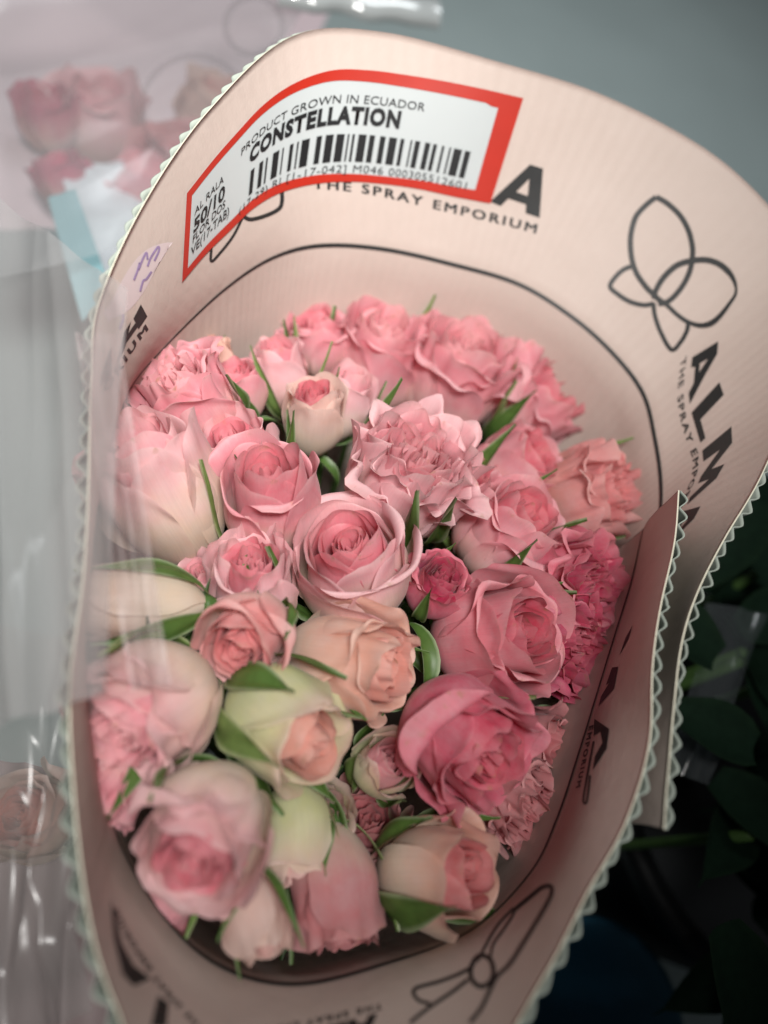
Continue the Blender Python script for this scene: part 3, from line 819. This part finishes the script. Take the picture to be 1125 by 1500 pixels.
FILM = film_mat('clear_film', (.75, .78, .80, 1), .30)
FILM_MILKY = film_mat('milky_film', (.68, .66, .66, 1), .42, .10)
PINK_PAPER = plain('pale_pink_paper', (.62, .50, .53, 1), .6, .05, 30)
TEAL = plain('teal_card', (.20, .34, .37, 1), .5, .1, 30)
GREYPRINT = film_mat('grey_film_print', (.26, .25, .25, 1), .16, .3)
NET = plain('white_net', (.62, .66, .70, 1), .6, .1, 80)
BG = 'blurred pink roses of the neighbouring bouquet'
fl_pt = lambda x, y: tuple(at(x, y, -.36))
# neighbouring bouquet at upper left
for k, (x, y, w_, pk, a_, t_) in enumerate([(150, 120, 130, 'light', 60, 40), (250, 190, 130, 'dusk', 100, 40), (330, 120, 120, 'pale', 60, 45), (190, 230, 110, 'rose', 120, 40), (60, 130, 90, 'deep', 80, 40), (75, 225, 80, 'deep', 100, 50)]):
    rose(['pale pink rose behind film at upper left corner', 'dusky rose behind film close to the wrap rim at upper left', 'pale rose behind film under the grey printed circle',
          'pink rose behind film above the teal card', 'dark red rose behind film at the upper left edge', 'dark red rose just above the teal card'][k],
         (x, y), w_, a_, t_, -.10, .6, 12, .05, pk, BLUSH, pk, group=BG, detail=.5, sep=None, stem_to=fl_pt(x + 40, y + 160))
pp = tag(sheet('tissue_paper', [(-80, 330, -.13), (330, 330, -.17), (520, -60, -.15), (-80, -120, -.12)], .012, 4, PINK_PAPER), 'pale pink tissue paper behind the film at upper left', 'paper')
fs = thing('film_sleeve', 'clear printed film sleeve around the bouquet at upper left', 'film sleeve')
sheet('film', [(-60, 420, -.04), (250, 330, -.06), (470, -30, -.07), (-60, -60, -.03)], .008, 9, FILM, (60, 60), fs)
for cx, cy, rr in ((372, 38, 42), (285, 160, 78)):
    pv, pf = [], []
    for k in range(40):
        a_ = k * 2 * math.pi / 40
        for r_ in (rr - 5, rr + 5): pv.append(at(cx + r_ * math.cos(a_), cy + r_ * math.sin(a_), -.035))
        pf.append((2 * k, 2 * k + 1, (2 * k + 3) % 80, (2 * k + 2) % 80))
    mesh_obj('printed_circle', pv, pf, GREYPRINT, fs)
# teal card and net beside the wrap
tag(sheet('teal_card', [(120, 470, -.07), (165, 430, -.07), (110, 275, -.07), (70, 290, -.07)], .001, 2, TEAL, (10, 10)), 'teal card strip standing left of the wrap rim', 'card')
tag(sheet('net_wrap', [(150, 460, -.10), (300, 300, -.12), (250, 220, -.12), (90, 250, -.10)], .006, 6, NET), 'pale blue-white net wrapping between teal card and wrap rim', 'net')
# film hanging over the left rim
tag(sheet('film_sheet', [(-60, 1080, .05), (150, 1010, .056), (185, 420, .06), (-60, 240, .03)], .005, 12, FILM_MILKY, (70, 70), folds=9), 'milky crumpled film sheet beside the left rim', 'film')
tag(sheet('film_strip', [(190, 1010, .050), (250, 1000, .050), (175, 480, .052), (110, 490, .052)], .003, 13, film_mat('soft_film', (.70, .58, .58, 1), .28, .5), (16, 50)), 'narrow clear film fold hanging over the left rim', 'film')
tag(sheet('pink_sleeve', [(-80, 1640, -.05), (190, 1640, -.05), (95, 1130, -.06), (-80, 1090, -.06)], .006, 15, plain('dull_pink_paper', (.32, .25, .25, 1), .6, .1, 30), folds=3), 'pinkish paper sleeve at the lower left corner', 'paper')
rose('cream yellow rose beside the left rim, outside the wrap', (20, 1190), 130, 100, 30, -.03, .7, 24, .05, 'peach', CREAM, 'pale', .3, 1.0, group='roses of the left neighbour', detail=.5, sep=None, stem_to=fl_pt(-60, 1300))
# bright film fold at the top
tag(sheet('loose_film', [(-80, 1560, .0), (110, 1500, .01), (90, 930, .02), (-80, 900, .01)], .012, 31, film_mat('thin_film', (.6, .58, .56, 1), .32, .25), (60, 60), folds=9), 'clear loose film over the cream yellow rose at left', 'film')
a_, b_ = Vector(at(405, -14, -.06)), Vector(at(640, 22, -.06))
t_ = (b_ - a_).normalized(); x_ = Vector((0, 0, 1)).cross(t_).normalized(); y_ = t_.cross(x_)
pv, pf = [], []
for i in range(24):
    c_ = a_.lerp(b_, i / 23) + x_ * .0015 * math.sin(i * .9)
    for k in range(13):
        g = math.pi * (k / 12 * 1.3 - .15); rr = .0075 + .0006 * math.sin(i * .6 + k * .5)
        pv.append(c_ + x_ * math.cos(g) * rr * 1.6 + y_ * math.sin(g) * rr)
    if i: pf += [((i - 1) * 13 + k, i * 13 + k, i * 13 + k + 1, (i - 1) * 13 + k + 1) for k in range(12)]
gm = plain('glossy_film_fold', (.55, .58, .58, 1), .12, 0, 1, 1.0); gm.node_tree.nodes['Principled BSDF'].inputs['Coat Weight'].default_value = 1
tag(mesh_obj('film_fold', pv, pf, gm), 'bright glossy folded film edge behind the wrap top', 'film')

# foliage and buckets at right; darkness there is put into leaf and black colours
SHADE_LEAF = leaf_mat('shade_dark_leaf', (.006, .017, .009, 1), (.009, .022, .011, 1), .05)  # shade at the lower right is put into this near-black green
SHADE_LEAF.node_tree.nodes['Principled BSDF'].inputs['Roughness'].default_value = .8; SHADE_LEAF.node_tree.nodes['Principled BSDF'].inputs['Specular IOR Level'].default_value = .1
SHADE_BLACK = plain('shade_black_plastic', (.006, .006, .007, 1), .5)  # black colour stands in for the unlit area right of the wrap
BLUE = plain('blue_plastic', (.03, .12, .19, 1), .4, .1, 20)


def bucket(label, c, r, h, mat):
    e = thing('bucket', label, 'bucket', tuple(c))
    for nm, prof in (('body', [(0, 0), (.78 * r, 0), (r, h), (r * .96, h), (.74 * r, .01), (0, .01)]), ('rim', [(r, h - .012), (r * 1.06, h - .012), (r * 1.06, h), (r * .985, h + .002), (r * .97, h - .003)])):
        P, F = [], []; sg = 40
        for k in range(sg):
            a_ = 2 * math.pi * k / sg
            for (q, z_) in prof: P.append((q * math.cos(a_), q * math.sin(a_), z_))
        m_ = len(prof)
        for k in range(sg):
            for j in range(m_ - 1): F.append((k * m_ + j, ((k + 1) % sg) * m_ + j, ((k + 1) % sg) * m_ + j + 1, k * m_ + j + 1))
        mesh_obj(nm, P, F, mat, e)
    return e


c = at(1080, 1150, -.20); bucket('plastic bucket right of the wrap, black in place of the darkness there', (c[0] + .03, c[1], -.42), .12, .24, SHADE_BLACK)
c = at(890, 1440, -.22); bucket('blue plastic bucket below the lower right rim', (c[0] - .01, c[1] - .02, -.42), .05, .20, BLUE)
fol = thing('foliage_bunch', 'leafy foliage bunch right of the wrap, green darkened for shade', 'foliage', tuple(at(1110, 1000, -.3)))
fo = np.array(fol.location)
rs = random.Random(8)
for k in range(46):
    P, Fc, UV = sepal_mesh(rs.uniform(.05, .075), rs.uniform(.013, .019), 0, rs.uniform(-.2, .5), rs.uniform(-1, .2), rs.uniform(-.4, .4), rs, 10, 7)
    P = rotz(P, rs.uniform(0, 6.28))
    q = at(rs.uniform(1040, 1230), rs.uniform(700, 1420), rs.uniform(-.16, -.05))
    mesh_obj('leaf', P + q - fo, Fc, SHADE_LEAF, fol, UV)
for k in range(6):
    q = at(rs.uniform(1080, 1180), rs.uniform(800, 1300), -.08)
    tp_, tf = tube([tuple(q - fo), tuple((q + np.array([0, 0, -.12])) - fo), (rs.uniform(-.02, .02), rs.uniform(-.02, .02), -.1)], .0025, 6)
    mesh_obj('stem', tp_, tf, STEM, fol)
tag(sheet('film_wrap', [(985, 1130, -.07), (1040, 1150, -.07), (1125, 900, -.06), (1040, 880, -.06)], .004, 23, film_mat('dim_film', (.5, .55, .58, 1), .12, .15), (20, 20)), 'dim clear film between the wrap and the dark foliage', 'film')
